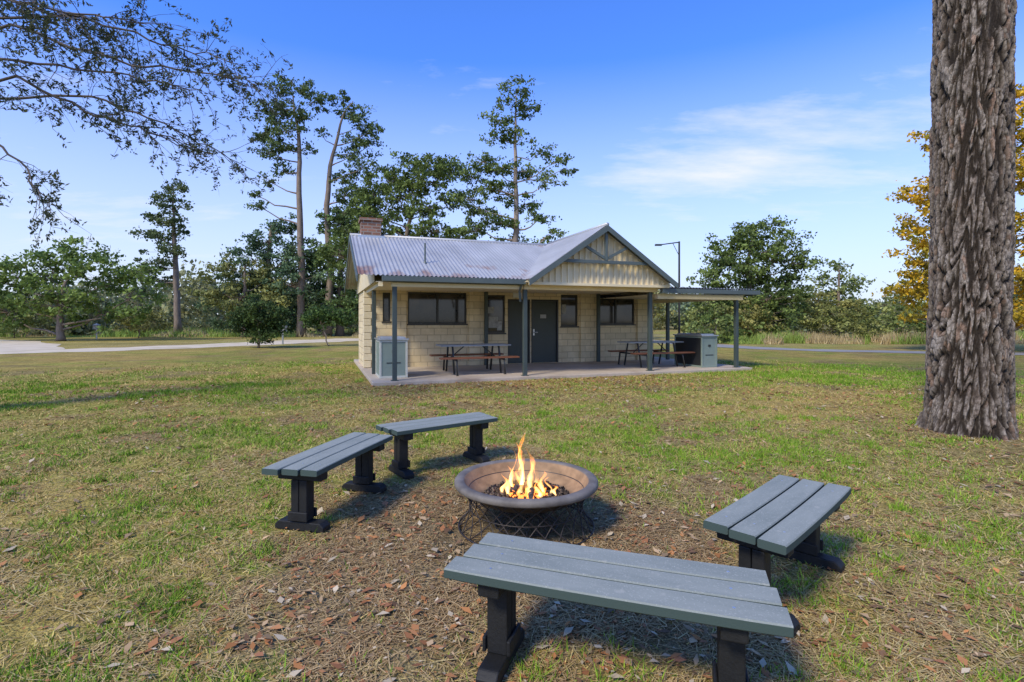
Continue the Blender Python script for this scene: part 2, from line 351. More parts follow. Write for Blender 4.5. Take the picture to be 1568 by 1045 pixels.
# ------------------------------------------------------------------ park shelter building
B=empty("barbecue_shelter_hut",(OX,OY,0),YAW)
a=Acc(); a.box((-.5,-.22,-.1),(10.15,7.0,.07)); a.obj("floor_slab",M_conc,B,.015)
WV=3.4
ops=[(.10,.32,1.40,2.24),(.82,2.60,1.33,2.27),(3.22,3.84,1.04,2.22),(3.93,4.68,.075,2.10),(4.72,5.67,.075,2.10),(5.76,6.38,1.24,2.27),(7.13,8.56,1.30,2.29)]
us=sorted({-.4,9.2,*[o[0] for o in ops],*[o[1] for o in ops]}); zs=sorted({.07,2.42,*[o[2] for o in ops],*[o[3] for o in ops]})
V=[];F=[]
for i in range(len(us)-1):
    for j in range(len(zs)-1):
        uc=(us[i]+us[i+1])/2; zc=(zs[j]+zs[j+1])/2
        if any(o[0]<uc<o[1] and o[2]<zc<o[3] for o in ops): continue
        n=len(V); V+=[(us[i],WV,zs[j]),(us[i+1],WV,zs[j]),(us[i+1],WV,zs[j+1]),(us[i],WV,zs[j+1])]; F.append((n,n+1,n+2,n+3))
for (p,q,r,s) in ops:
    n=len(V); D=WV+.14
    V+=[(p,WV,r),(q,WV,r),(q,WV,s),(p,WV,s),(p,D,r),(q,D,r),(q,D,s),(p,D,s)]
    F+=[(n,n+1,n+5,n+4),(n+1,n+2,n+6,n+5),(n+2,n+3,n+7,n+6),(n+3,n,n+4,n+7)]
fast_mesh("front_wall",V,F,M_blockF,B)
RZ=3.81;RV=3.15;EZ=2.49
fast_mesh("side_wall",[(-.4,WV,.07),(-.4,6.0,.07),(-.4,6.0,2.45),(-.4,WV,2.45),(9.2,WV,.07),(9.2,6.0,.07),(9.2,6.0,2.45),(9.2,WV,2.45)],[(0,1,2,3),(4,5,6,7)],M_blockS,B)
fast_mesh("back_wall",[(-.4,6.0,.07),(9.2,6.0,.07),(9.2,6.0,2.45),(-.4,6.0,2.45)],[(0,1,2,3)],M_blockF,B)
fast_mesh("gable_end",[(-.45,-.05,2.30),(-.45,6.2,2.30),(-.45,6.2,2.50),(-.45,RV,3.74),(-.45,-.05,2.44)],[(0,1,2,3,4)],M_cream,B)
fast_mesh("gable_end_inner",[(7.9,2.2,2.42),(7.9,6.1,2.42),(7.9,6.1,2.50),(7.9,RV,3.72),(7.9,2.2,3.3)],[(0,1,2,3,4)],M_cream,B)
a=Acc()
for p,q in ((.40,.76),(2.66,3.12),(6.44,6.90),(8.62,9.25)): a.box((p,WV-.09,.07),(q,WV-.002,2.40))
a.obj("wall_piers",M_blockF,B,.006)
a=Acc()
for i in range(12):
    zb=.09+i*.2; e=.14 if i%2 else .0
    a.box((-.43,WV-.03,zb),(-.43+.2+e,WV+.2+e,zb+.185))
a.obj("corner_quoins",M_cream,B,.008)
fa=Acc();ga=Acc()
for k,(p,q,r,s) in enumerate(ops):
    if k in (3,4): continue
    y0=WV+.05; f=.045
    fa.box((p,y0,r),(q,y0+.05,r+f)); fa.box((p,y0,s-f),(q,y0+.05,s)); fa.box((p,y0,r+f),(p+f,y0+.05,s-f)); fa.box((q-f,y0,r+f),(q,y0+.05,s-f))
    if q-p>1.0:
        c0=(p+q)/2; fa.box((c0-.03,y0-.01,r+f),(c0+.03,y0+.05,s-f))
    ga.box((p+f,y0+.03,r+f),(q-f,y0+.04,s-f))
    fa.box((p-.03,WV-.03,r-.04),(q+.03,WV+.048,r-.002))
fa.obj("window_frames",M_frame,B,.004); ga.obj("window_panes",M_glass,B)
a=Acc(); a.box((3.32,WV+.07,1.2),(3.62,WV+.078,1.55)); a.box((3.3,WV+.07,1.65),(3.5,WV+.078,1.85)); a.box((3.6,WV+.07,1.12),(3.76,WV+.078,1.4)); a.box((5.84,WV+.07,1.65),(5.98,WV+.078,1.95))
a.obj("notices",simple("paper_notice",(.35,.35,.32),.7,.5,12,0),B)
a=Acc()
for p,q in ((3.93,4.68),(4.72,5.67)):
    a.box((p+.05,WV+.05,.08),(q-.05,WV+.09,2.05))
a.obj("doors",M_door,B,.004)
a=Acc()
for p,q in ((3.93,4.68),(4.72,5.67)):
    a.box((p,WV-.01,.075),(p+.05,WV+.1,2.1)); a.box((q-.05,WV-.01,.075),(q,WV+.1,2.1)); a.box((p+.05,WV-.01,2.05),(q-.05,WV+.1,2.1))
a.obj("door_frames",M_frame,B,.004)
a=Acc(); a.tube([(4.82,WV+.0,1.05),(4.82,WV-.05,1.05),(4.93,WV-.05,1.05)],[.012]*3,8); a.box((4.80,WV+.035,.95),(4.85,WV+.05,1.15)); a.box((4.55,WV+.035,.95),(4.6,WV+.05,1.15))
a.obj("door_handles",M_steel,B)
a=Acc(); a.box((4.1,WV-.02,2.15),(4.5,WV-.004,2.30)); a.obj("door_sign",simple("sign_white",(.7,.7,.66),.5,.05,5,0),B)
a=Acc(); a.box((5.05,WV+.03,1.5),(5.25,WV+.048,1.62)); a.obj("door_notice",simple("sign_grey",(.4,.4,.38),.5,.1,9,0),B)
a=Acc(); hw=.05
for (u,v,zt) in ((0,0,2.32),(3.17,0,2.32),(6.81,0,2.32),(9.76,0,2.16),(-.3,1.7,2.32),(3.14,3.15,2.3),(7.0,3.15,2.3),(9.76,3.2,2.2),(9.76,6.5,2.25)):
    a.box((u-hw,v-hw,.07),(u+hw,v+hw,zt))
a.obj("verandah_posts",M_post,B,.008)
a=Acc()
for (u,v) in ((0,0),(3.17,0),(6.81,0),(9.76,0)): a.box((u-.08,v-.08,.071),(u+.08,v+.08,.083))
a.obj("post_base_plates",M_post,B)
a=Acc(); a.box((-.42,-.04,2.30),(7.25,WV-.01,2.315)); a.obj("verandah_ceiling",M_ceil,B)
a=Acc(); a.box((7.26,-.02,2.16),(10.05,6.5,2.172)); a.obj("skillion_ceiling",M_ceil,B)
a=Acc(); a.box((-.08,-.06,2.20),(3.11,.06,2.296)); a.box((3.12,-.08,2.20),(7.0,.07,2.36)); a.box((7.01,-.075,2.02),(9.95,.065,2.155)); a.box((9.70,.07,2.04),(9.84,6.4,2.15))
a.box((-.36,-.04,2.20),(-.26,6,2.298))
a.obj("cream_beams",M_cream,B,.006)
def corr(name,u0,u1,P0,P1,along='u',mat=M_roof,pitch=.10,amp=.014):
    n=int((u1-u0)/pitch*6); V=[];F=[]
    for i in range(n+1):
        u=u0+(u1-u0)*i/n; o=amp*math.sin((u-u0)/pitch*2*math.pi)
        for (v,z) in (P0,P1):
            V.append((u,v,z+o) if along=='u' else (v,u,z+o))
        if i: F.append((2*i-2,2*i,2*i+1,2*i-1))
    return fast_mesh(name,V,F,mat,B,smooth=True)
corr("roof_front_slope",-.80,7.05,(-.12,2.45),(RV,RZ))
corr("roof_front_slope_end",7.05,8.0,(2.2,3.41),(RV,RZ))
corr("roof_back_slope",-.80,8.0,(6.35,2.48),(RV,RZ))
GU=5.17;GH=2.08;GZ=3.84;GE=2.43
corr("gable_roof_left",-.55,3.1,(GU-GH,GE),(GU,GZ),'v')
corr("gable_roof_right",-.55,3.1,(GU+GH,GE),(GU,GZ),'v')
M_skroof=simple("aged_corrugated",(.24,.25,.245),.5,.15,2,0,metal=.3)
corr("skillion_roof",6.95,10.3,(-.22,2.33),(6.7,2.75),mat=M_skroof)
a=Acc(); a.tube([(-.82,RV,RZ+.0),(8.02,RV,RZ+.0)],[.05,.05],8); a.tube([(GU,-.57,GZ),(GU,3.0,GZ)],[.05,.05],8)
a.obj("ridge_capping",simple("ridge_cap",(.42,.42,.41),.5,.1,3,0,metal=.3),B,smooth=True)
a=Acc()
a.box((-.30,-.26,2.31),(3.10,-.13,2.43)); a.box((-.28,-.12,2.30),(3.09,-.07,2.41))
a.box((6.98,-.34,2.17),(10.32,-.23,2.29)); a.box((10.26,-.22,2.15),(10.33,6.6,2.28))
def slab2(acc,p,q,th_y0,th_y1,w):
    (u0,z0),(u1,z1)=p,q
    pts=[(u0,z0),(u1,z1),(u1,z1-w),(u0,z0-w)]
    acc.add([(x,th_y0,zv) for x,zv in pts]+[(x,th_y1,zv) for x,zv in pts],[(0,1,2,3),(7,6,5,4),(0,4,5,1),(1,5,6,2),(2,6,7,3),(3,7,4,0)])
def rake(acc,u0,v0,z0,v1,z1,w,t):
    acc.add([(u0,v0,z0),(u0,v1,z1),(u0,v1,z1-w),(u0,v0,z0-w),(u0+t,v0,z0),(u0+t,v1,z1),(u0+t,v1,z1-w),(u0+t,v0,z0-w)],[(0,1,2,3),(7,6,5,4),(0,4,5,1),(1,5,6,2),(2,6,7,3),(3,7,4,0)])
slab2(a,(GU-GH-.03,GE-.02),(GU,GZ-.02),-.60,-.555,.15); slab2(a,(GU,GZ-.02),(GU+GH+.03,GE-.02),-.60,-.555,.15)
rake(a,-.84,-.14,2.43,RV,RZ-.01,.14,.035); rake(a,-.84,RV,RZ-.01,6.35,2.46,.14,.035)
rake(a,8.01,2.2,3.38,RV,RZ-.01,.13,.03); rake(a,8.01,RV,RZ-.01,6.35,2.46,.13,.03)
CZ=2.90
def hw_at(z): return (GZ-z)/(GZ-GE)*GH
a.box((GU-hw_at(CZ)+.08,-.52,CZ-.04),(GU+hw_at(CZ)-.08,-.46,CZ+.04))
a.box((GU-.035,-.53,CZ+.04),(GU+.035,-.47,GZ-.2))
for sgn in (-1,1):
    slab2(a,(GU+sgn*.05,CZ+.14),(GU+sgn*.62,GZ-.50),-.525,-.475,.08)
a.obj("fascia_and_barge_boards",M_trim,B,.004)
def clad(name,v,z0):
    V=[(GU-hw_at(z0)+.05,v,z0),(GU+hw_at(z0)-.05,v,z0),(GU,v,GZ-.06)]; fast_mesh(name,V,[(0,1,2)],M_cream,B)
clad("gable_cladding",-.30,2.36)
a=Acc(); u=GU-GH+.12
while u<GU+GH-.1:
    zt=GZ-.14-abs(u-GU)/GH*(GZ-GE)
    if zt>2.42: a.box((u-.025,-.345,2.34),(u+.025,-.302,min(zt,GZ-.25)))
    u+=.165
a.obj("gable_battens",M_cream,B,.003)
a=Acc(); a.box((3.15,-.37,2.30),(7.18,-.29,2.37)); a.box((3.3,-.289,2.3),(7.1,-.081,2.32)); a.obj("gable_bottom_trim",M_cream,B,.004)
a=Acc(); a.box((-.52,3.05,3.3),(.02,3.6,4.22)); a.box((-.56,3.01,4.22),(.06,3.64,4.30)); a.box((7.75,3.4,3.3),(8.2,3.85,4.05)); a.box((7.71,3.36,4.05),(8.24,3.89,4.12)); a.obj("chimneys",M_brick,B,.006)
a=Acc(); a.box((-.62,2.98,3.60),(.12,3.04,3.80)); a.obj("chimney_flashing",M_steel,B)
a=Acc(); a.tube([(.85,.85,2.7),(.85,.85,3.35)],[.022]*2,8); a.tube([(.85,.85,2.8),(.85,.85,2.9)],[.06,.03],8); a.obj("vent_pipe",M_trim,B)
a=Acc(); a.tube([(3.02,-.18,2.32),(3.02,-.02,2.15),(3.06,.02,1.9)],[.03]*3,8); a.obj("downpipe",M_trim,B)
A=empty("light_mast",(6.4,20.0,0))
a=Acc(); a.tube([(0,0,0),(0,0,4.45)],[.045,.035],8); a.tube([(0,0,4.42),(-.82,-.1,4.3)],[.022,.02],6); a.box((-.95,-.16,4.27),(-.70,-.04,4.33)); a.tube([(0,0,3.9),(-.25,-.03,4.37)],[.012,.012],5); a.obj("mast_and_arm",M_frame,A)
# ------------------------------------------------------------------ barbecue cabinets
def barbecue(u,v,wd,dp,darkside):
    E=empty("park_barbecue",(OX+u*math.cos(YAW)-v*math.sin(YAW),OY+u*math.sin(YAW)+v*math.cos(YAW),.07),YAW)
    H=.90; a=Acc(); f=.05
    for sx in (0,wd-f):
        for sy in (0,dp-f): a.box((sx,sy,0),(sx+f,sy+f,H))
    for zz0 in (0.0,H-f):
        a.box((f,0,zz0),(wd-f,f,zz0+f)); a.box((f,dp-f,zz0),(wd-f,dp,zz0+f)); a.box((0,f,zz0),(f,dp-f,zz0+f)); a.box((wd-f,f,zz0),(wd,dp-f,zz0+f))
    a.obj("frame",simple("cabinet_frame",(.52,.52,.43),.5,.08,3,.03) if not darkside else M_panelg,E,.004)
    a=Acc(); a.box((f+.001,.015,f),(wd-f-.001,.03,H-f)); a.box((wd-.03,f,f),(wd-.015,dp-f,H-f)); a.obj("panels",M_panelg,E)
    a=Acc(); a.box((.015,f,f),(.03,dp-f,H-f)); a.box((f,dp-.03,f),(wd-f,dp-.015,H-f)); a.obj("side_panel",M_dark if darkside else M_panelg,E)
    a=Acc(); a.box((-.03,-.03,H+.002),(wd+.03,dp+.03,H+.035)); a.box((.06,.08,H+.036),(wd-.06,.10,H+.07)); a.box((.06,dp-.1,H+.036),(wd-.06,dp-.08,H+.07)); a.box((.04,.08,H+.036),(.06,dp-.08,H+.07)); a.box((wd-.06,.1,H+.036),(wd-.04,dp-.1,H+.07)); a.obj("steel_top",M_steel,E,.004)
    a=Acc(); a.box((.10,.14,H+.037),(wd-.10,dp-.14,H+.05)); a.obj("hotplate",M_dark,E)
    a=Acc(); a.box((wd*.5-.04,.0,.6),(wd*.5+.04,.013,.66)); a.box((wd*.25,.004,.35),(wd*.75,.013,.37)); a.obj("controls",M_frame,E)
    return E
barbecue(-.28,.55,.66,.95,False)
barbecue(8.75,.25,.55,1.25,True)
# ------------------------------------------------------------------ picnic tables
def picnic(u,v):
    E=empty("picnic_table",(OX+u*math.cos(YAW)-v*math.sin(YAW),OY+u*math.sin(YAW)+v*math.cos(YAW),.07),YAW)
    a=Acc()
    for i in range(3): a.box((-.93,-.36+i*.245,.70),(.93,-.36+i*.245+.235,.735))
    a.obj("table_top",M_tabletop,E,.006)
    a=Acc()
    for sy in (-1,1):
        for i in range(2):
            y0=sy*.62-.135+i*.14; a.box((-1.02,y0,.405),(1.02,y0+.13,.445))
    a.obj("bench_seats",M_seatwood,E,.006)
    a=Acc(); r=.026
    for x in (-.62,.62):
        a.tube([(x,-.78,.0),(x,-.70,.38),(x,.70,.38),(x,.78,0)],[r]*4,8); a.tube([(x,-.45,.01),(x,-.26,.69),(x,.26,.69),(x,.45,.01)],[r]*4,8)
        a.box((x-.03,-.80,0),(x+.03,-.72,.012)); a.box((x-.03,.72,0),(x+.03,.80,.012))
    a.tube([(-.62,0,.39),(.62,0,.39)],[.018]*2,6); a.tube([(-.62,0,.39),(-.25,0,.69)],[.015]*2,6); a.tube([(.62,0,.39),(.25,0,.69)],[.015]*2,6)
    a.obj("steel_frame",M_frame,E,smooth=True)
picnic(2.2,1.25); picnic(7.7,1.25)
# ------------------------------------------------------------------ benches
def bench(cx,cy,ang,L):
    E=empty("park_bench",(cx,cy,0),ang)
    pw=.127; gap=.010; th=.042; ch=.005; c=.022
    a=Acc(); n=12
    for i in range(3):
        yc=(i-1)*(pw+gap); xo=.006*random.uniform(-1,1)
        prof=[(-pw/2+ch,0),(pw/2-ch,0),(pw/2,ch),(pw/2,th-ch),(pw/2-ch,th),(-pw/2+ch,th),(-pw/2,th-ch),(-pw/2,ch)]
        V=[];F=[]
        for k in range(n+1):
            Li=L*(1+.03*(i-1)); x=-Li/2+Li*k/n+xo; yo=yc-c*x*x+c*.12
            sc=1 if 0<k<n else .97
            for (py,pz) in prof: V.append((x,yo+py*sc,.408+th/2+(pz-th/2)*sc))
            if k:
                for q in range(8): F.append(((k-1)*8+q,(k-1)*8+(q+1)%8,k*8+(q+1)%8,k*8+q)[::-1])
        F.append(tuple(range(8))); F.append(tuple(n*8+q for q in range(8))[::-1])
        a.add(V,F)
    a.obj("seat_planks",M_bench,E)
    a=Acc(); lx=L*.37
    for s in (-1,1):
        x=s*lx
        a.box((x-.045,-.17,.345),(x+.045,.165,.406))
        a.box((x-.045,-.062,.06),(x+.045,-.002,.344)); a.box((x-.045,.002,.06),(x+.045,.062,.344))
        a.box((x-.062,-.075,.066),(x-.046,.075,.13)); a.box((x+.046,-.075,.066),(x+.062,.075,.13))
        f=[(-.19,0),(.19,0),(.19,.035),(.16,.062),(-.16,.062),(-.19,.035)]
        V=[(x-.045,p,q-.004) for p,q in f]+[(x+.045,p,q-.004) for p,q in f]
        F=[(0,1,2,3,4,5)[::-1],(6,7,8,9,10,11)]+[(i,(i+1)%6,6+(i+1)%6,6+i) for i in range(6)]
        a.add(V,F)
    a.obj("legs",M_benchleg,E,.006)
    a=Acc()
    for s in (-1,1):
        for i in range(3):
            x=s*lx; y=(i-1)*(pw+gap)-c*x*x+c*.12
            a.tube([(x,y,.449),(x,y,.4515)],[.006,.006],8)
    a.obj("screws",M_steel,E)
PIT=(.1,3.7)
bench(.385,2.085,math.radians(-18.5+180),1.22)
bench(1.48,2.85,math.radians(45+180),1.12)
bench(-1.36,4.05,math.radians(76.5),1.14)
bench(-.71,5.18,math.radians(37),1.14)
# ------------------------------------------------------------------ fire pit
FP=empty("fire_pit",(PIT[0],PIT[1],0))
def revolve(prof,n=96):
    V=[];F=[]
    for k in range(n):
        th=2*math.pi*k/n
        for r,z in prof: V.append((r*math.cos(th),r*math.sin(th),z))
    m_=len(prof)
    for k in range(n):
        for j in range(m_-1): F.append((k*m_+j,((k+1)%n)*m_+j,((k+1)%n)*m_+j+1,k*m_+j+1))
    return V,F
prof=[(.44,.296),(.47,.290),(.497,.293),(.505,.302),(.505,.322),(.496,.335),(.47,.339),(.445,.336),(.434,.326),(.405,.265),(.36,.222),(.28,.195),(.14,.18),(.001,.178)]
mb,tb,bb=nt("cast_bowl")
tcx=tb.nodes.new("ShaderNodeTexCoord")
ln=tb.nodes.new("ShaderNodeVectorMath"); ln.operation='LENGTH'; mp=tb.nodes.new("ShaderNodeMapping"); mp.inputs["Scale"].default_value=(1,1,0); tb.links.new(tcx.outputs["Object"],mp.inputs[0]); tb.links.new(mp.outputs[0],ln.inputs[0])
ca=mixc(tb,ramp(tb,noise(tb,7,5),.35,.65),(.11,.094,.075),(.20,.175,.14))
cb_=mixc(tb,ramp(tb,noise(tb,9,5),.35,.65),(.22,.13,.055),(.40,.24,.11))
o=mixc(tb,ramp(tb,ln.outputs["Value"],.435,.44),cb_,ca)
o=mixc(tb,ramp(tb,ln.outputs["Value"],.20,.34,(1,1,1),(0,0,0)),o,(.08,.06,.045))
tb.links.new(o,bb.inputs["Base Color"]); bb.inputs["Roughness"].default_value=.7; bump(tb,bb,noise(tb,60,3),.3,.004)
V,F=revolve(prof); fast_mesh("bowl",V,F,mb,FP,smooth=True)
V,F=revolve([(.001,.172),(.14,.174),(.28,.186),(.35,.208),(.392,.245),(.42,.290)]); fast_mesh("bowl_underside",V,F,M_wire,FP,smooth=True)  # shadow beneath the bowl put into the dark colour, shared with the wire
a=Acc(); NW=24
def ring(R,z,r=.005,n=64):
    P=[(R*math.cos(2*math.pi*k/n),R*math.sin(2*math.pi*k/n),z) for k in range(n+1)]; a.tube(P,[r]*(n+1),6)
ring(.465,.284);ring(.475,.010,.006);ring(.40,.14,.004)
for k in range(NW):
    for s in (-1,1):
        t0=2*math.pi*k/NW; t1=t0+s*2*math.pi*(2.1/NW)*1.2
        p0=Vector((.468*math.cos(t0),.468*math.sin(t0),.289)); p1=Vector((.475*math.cos(t1),.475*math.sin(t1),.010))
        P=[]
        for j in range(7):
            f=j/6; q=p0.lerp(p1,f); sc=1-.12*math.sin(math.pi*f); P.append((q.x*sc,q.y*sc,q.z))
        a.tube(P,[.0042]*7,5)
for k in range(18):
    for s in (-1,1):
        t0=2*math.pi*k/18; t1=t0+s*.9
        a.tube([(.24*math.cos(t0),.24*math.sin(t0),.175),(.12*math.cos((t0+t1)/2),.12*math.sin((t0+t1)/2),.09),(.22*math.cos(t1),.22*math.sin(t1),.010)],[.004]*3,5)
ring(.22,.010,.005)
a.obj("wire_base",M_wire,FP,smooth=True)
CF=empty("campfire",(PIT[0],PIT[1],.182))
rg=random.Random(3)
a=Acc()
for k in range(10):
    th=rg.uniform(0,6.28); L=rg.uniform(.14,.26); r=rg.uniform(.013,.022); x0,y0=rg.uniform(-.10,.12)+.02,rg.uniform(-.1,.1); tl=rg.uniform(-.02,.07)
    P=[];R=[]
    for j in range(6):
        f=j/5-.5; P.append((x0+math.cos(th)*L*f+rg.uniform(-.006,.006),y0+math.sin(th)*L*f+rg.uniform(-.006,.006),.04+tl*f+.014*(k%3))); R.append(r*rg.uniform(.85,1.1))
    a.tube(P,R,9)
a.obj("burning_logs",simple("charred_wood",(.035,.028,.024),.95,.6,25,.6,dirt=(.22,.20,.18)),CF)
rr=np.random.default_rng(4); N=2200; r=.30*np.sqrt(rr.random(N)); th=rr.random(N)*6.283; sz=.004+.010*rr.random(N)
P=np.stack([r*np.cos(th),r*np.sin(th),.010+.035*(1-r/.30)**1.3+.02*(r/.30)**3+rr.random(N)*.010],1)
tet=np.array([[1,1,1],[-1,-1,1],[-1,1,-1],[1,-1,-1]])*.8
Vt=(P[:,None,:]+ (tet[None]+rr.normal(0,.4,(N,4,3)))*sz[:,None,None]).reshape(-1,3)
b4=np.arange(N)*4; Ft=np.concatenate([np.stack([b4+i,b4+j,b4+k],1) for i,j,k in ((0,1,2),(0,3,1),(0,2,3),(1,3,2))])
q=rr.random((N,1)); cc_=np.array([.04,.032,.026])*(1-q**2)+np.array([.24,.18,.12])*q**2
fast_mesh("ash_and_charcoal",Vt,Ft,M_litter,CF,col=np.repeat(cc_,4,0))
N=120; r=.15*np.sqrt(rr.random(N)); th=rr.random(N)*6.283; P=np.stack([r*np.cos(th),r*np.sin(th),.045+rr.random(N)*.02],1)
Ve=(P[:,None,:]+tet[None]*.009*(.5+rr.random((N,1,1)))).reshape(-1,3); b4=np.arange(N)*4; Fe=np.concatenate([np.stack([b4+i,b4+j,b4+k],1) for i,j,k in ((0,1,2),(0,3,1),(0,2,3),(1,3,2))])
me_,te,be=nt("ember"); be.inputs["Base Color"].default_value=(.1,.02,.01,1); be.inputs["Emission Color"].default_value=(1,.25,.04,1); be.inputs["Emission Strength"].default_value=3
fast_mesh("embers",Ve,Fe,me_,CF)
fm=bpy.data.materials.new("flame"); fm.use_nodes=True; tf=fm.node_tree; tf.nodes.clear()
at=tf.nodes.new("ShaderNodeAttribute"); at.attribute_name="Col"; em=tf.nodes.new("ShaderNodeEmission"); tr=tf.nodes.new("ShaderNodeBsdfTransparent"); ad=tf.nodes.new("ShaderNodeAddShader"); ou=tf.nodes.new("ShaderNodeOutputMaterial")
nz=noise(tf,15,4,stretch=(1,1,.3)); nr=ramp(tf,nz,.40,.60,(.10,.10,.10),(1.6,1.6,1.6)); 
cm=mixc(tf,1,at.outputs["Color"],nr,'MULTIPLY'); tf.links.new(cm,em.inputs[0]); em.inputs[1].default_value=2.8
tf.links.new(em.outputs[0],ad.inputs[0]); tf.links.new(tr.outputs[0],ad.inputs[1]); tf.links.new(ad.outputs[0],ou.inputs[0])
V=[];F=[];C=[]; rf=random.Random(11)
spec_=[(-.05,0,.38,.060),(-.10,.03,.33,.050),(.03,-.02,.35,.055),(-.13,-.04,.22,.045),(.07,.03,.27,.050),(.12,-.04,.18,.04),(-.05,-.08,.20,.045),(-.03,.08,.43,.040),(.18,.0,.12,.035),(-.17,.02,.14,.035),(.01,-.11,.14,.04),(.09,-.09,.13,.04),(-.04,.03,.48,.026),(.21,-.05,.09,.03)]
for (bx,by,h,wd) in spec_:
    th=rf.uniform(-.9,.9); ph=rf.uniform(0,6.28); S=18; K=8; n0=len(V)
    for i in range(S+1):
        t_=i/S; cx=bx+.035*math.sin(ph+t_*7)*t_-bx*.15*t_; cy=by+.018*math.cos(ph*1.3+t_*6)*t_; z_=.035+h*t_
        ww=wd*((t_+.12)**.45)*((1-t_)**.75)*(1+.3*math.sin(ph+t_*15))
        aa=th+t_*1.1
        for k in range(K+1):
            s=k/K*2-1; V.append((cx+math.cos(aa)*ww*s-math.sin(aa)*ww*.35*(1-s*s),cy+math.sin(aa)*ww*s+math.cos(aa)*ww*.35*(1-s*s),z_))
            al=max(0,(1-abs(s)**2.2))*(1-t_)**.6*min(1,t_*7+.2)
            hot=np.array([1.0,.72,.30]); cool=np.array([1.0,.30,.03]); q=min(1,t_*1.2+abs(s)*.4); C.append(tuple((hot*(1-q)+cool*q)*al))
            if i and k:
                a_=n0+i*(K+1)+k; F.append((a_-1,a_,a_-(K+1),a_-(K+1)-1))
fast_mesh("flames",V,np.array(F),fm,CF,col=np.array(C),smooth=True)
# ------------------------------------------------------------------ foliage
def leaf_quads(P,size,rg,asp=.45):
    N=len(P); a=rg.normal(size=(N,3)); a/=np.linalg.norm(a,axis=1)[:,None]; b=rg.normal(size=(N,3)); b=np.cross(a,b); b/=np.linalg.norm(b,axis=1)[:,None]
    s=(size*(.6+.8*rg.random(N)))[:,None]; 
    return np.stack([P-a*s*.5,P+b*s*asp*.5,P+a*s*.5,P-b*s*asp*.5],1).reshape(-1,3)
def make_tree(name,X,Y,s,trunk,blobs,dark,light,leaf=.2,tr=.6,dens=1.0,nl=42,seed=1,bark=None,flat=.6,z0=0,up=.35,grow=1.12):
    rg=np.random.default_rng(seed); E=empty(name,(X,Y,z0)); W=Acc()
    tp=[Vector((p[0]*s,(p[3]*s if len(p)>3 else 0),p[1]*s)) for p in trunk]; trr=[p[2]*.8 for p in trunk]
    P=[];R=[]
    for i in range(len(tp)-1):
        for k in range(5):
            f=k/5; q=tp[i].lerp(tp[i+1],f); P.append((q.x+rg.normal(0,.03),q.y+rg.normal(0,.03),q.z)); R.append(trr[i]*(1-f)+trr[i+1]*f)
    P.append(tuple(tp[-1]));R.append(trr[-1]); R[0]*=1.35
    W.tube(P,R,10)
    TP=[Vector(p) for p in P]; LP=[];LC=[]
    dark=np.array(dark);light=np.array(light)
    for bl in blobs:
        dx,dz,rx,rz=[q*s for q in bl[:4]]; yy=rg.uniform(-.5,.5)*rx if len(bl)<5 else bl[4]*s; rx*=grow; rz*=grow
        C=Vector((dx,yy,dz)); best=min(range(len(TP)),key=lambda i:abs(TP[i].z-(C.z-up*math.hypot(C.x-TP[i].x,C.y-TP[i].y)-rz*.3)))
        A=TP[best]; r0=max(.02,min(R[best]*.4,.09)); mid=A.lerp(C,.5)+Vector((0,0,-.08*(C-A).length))+Vector(rg.normal(0,.12,3))
        if (C-A).length>.2: W.tube([A,A.lerp(mid,.5)+Vector(rg.normal(0,.06,3)),mid,mid.lerp(C,.5)+Vector(rg.normal(0,.08,3)),C],[r0,r0*.8,r0*.6,r0*.45,r0*.3],5,False)
        n=max(4,int(dens*2.1*rx*rz/(tr*tr))); 
        for k in range(n):
            d=rg.normal(size=3); d/=np.linalg.norm(d); d*=rg.random()**.42
            c=Vector((C.x+d[0]*rx,C.y+d[1]*rx*.9,C.z+d[2]*rz)); 
            W.tube([C.lerp(A,.15),C.lerp(c,.5)+Vector(rg.normal(0,.08,3)),c],[r0*.25,r0*.17,.008],3,False)
            m2=int(nl*(.6+.8*rg.random())); rr_=tr*(.6+.7*rg.random())
            pts=np.array(c)+rg.normal(size=(m2,3))*np.array([rr_*.52,rr_*.52,rr_*.52*flat])
            LP.append(pts); kk=rg.random(); base=dark*(1-kk)+light*kk; LC.append(base*(.65+.7*rg.random((m2,1))))
    LP=np.vstack(LP);LC=np.vstack(LC); V=leaf_quads(LP,leaf,rg,.62); 
    W.obj("trunk_and_limbs",bark or M_bark,E,smooth=True)
    fast_mesh("foliage",V,np.arange(len(V)).reshape(-1,4),M_leaf,E,col=np.repeat(LC,4,0))
    return E
GD=(.070,.105,.026);GL=(.22,.285,.07)
PD=(.055,.088,.030);PL=(.17,.23,.07)
make_tree("tall_pine_tree",-18.2,45,.056,[(0,0,.42),(2,100,.36),(-3,220,.28),(-2,300,.2),(-12,372,.06)],
 [(-15,380,42,14),(-48,348,28,15),(-52,310,22,14),(-20,348,26,13),(-15,315,28,13),(-44,282,22,10),(18,362,24,12),(10,335,16,10),(-68,202,14,8),(-70,218,8,6),(-28,258,20,8),(-25,288,24,10),(12,290,12,6),(-50,240,12,8)],PD,PL,.22,.42,1.25,40,3)
make_tree("tall_pine_tree",-16.3,46,.0575,[(0,0,.45),(6,90,.38),(0,200,.3),(5,260,.22),(25,340,.10),(40,360,.04)],
 [(40,352,28,12),(20,366,20,9),(55,325,22,12),(45,300,18,10),(62,296,26,14),(38,275,20,12),(22,245,18,14),(70,312,14,9),(-8,310,9,6),(35,215,26,18),(60,258,24,12),(25,185,30,22)],PD,PL,.22,.42,1.15,38,4)
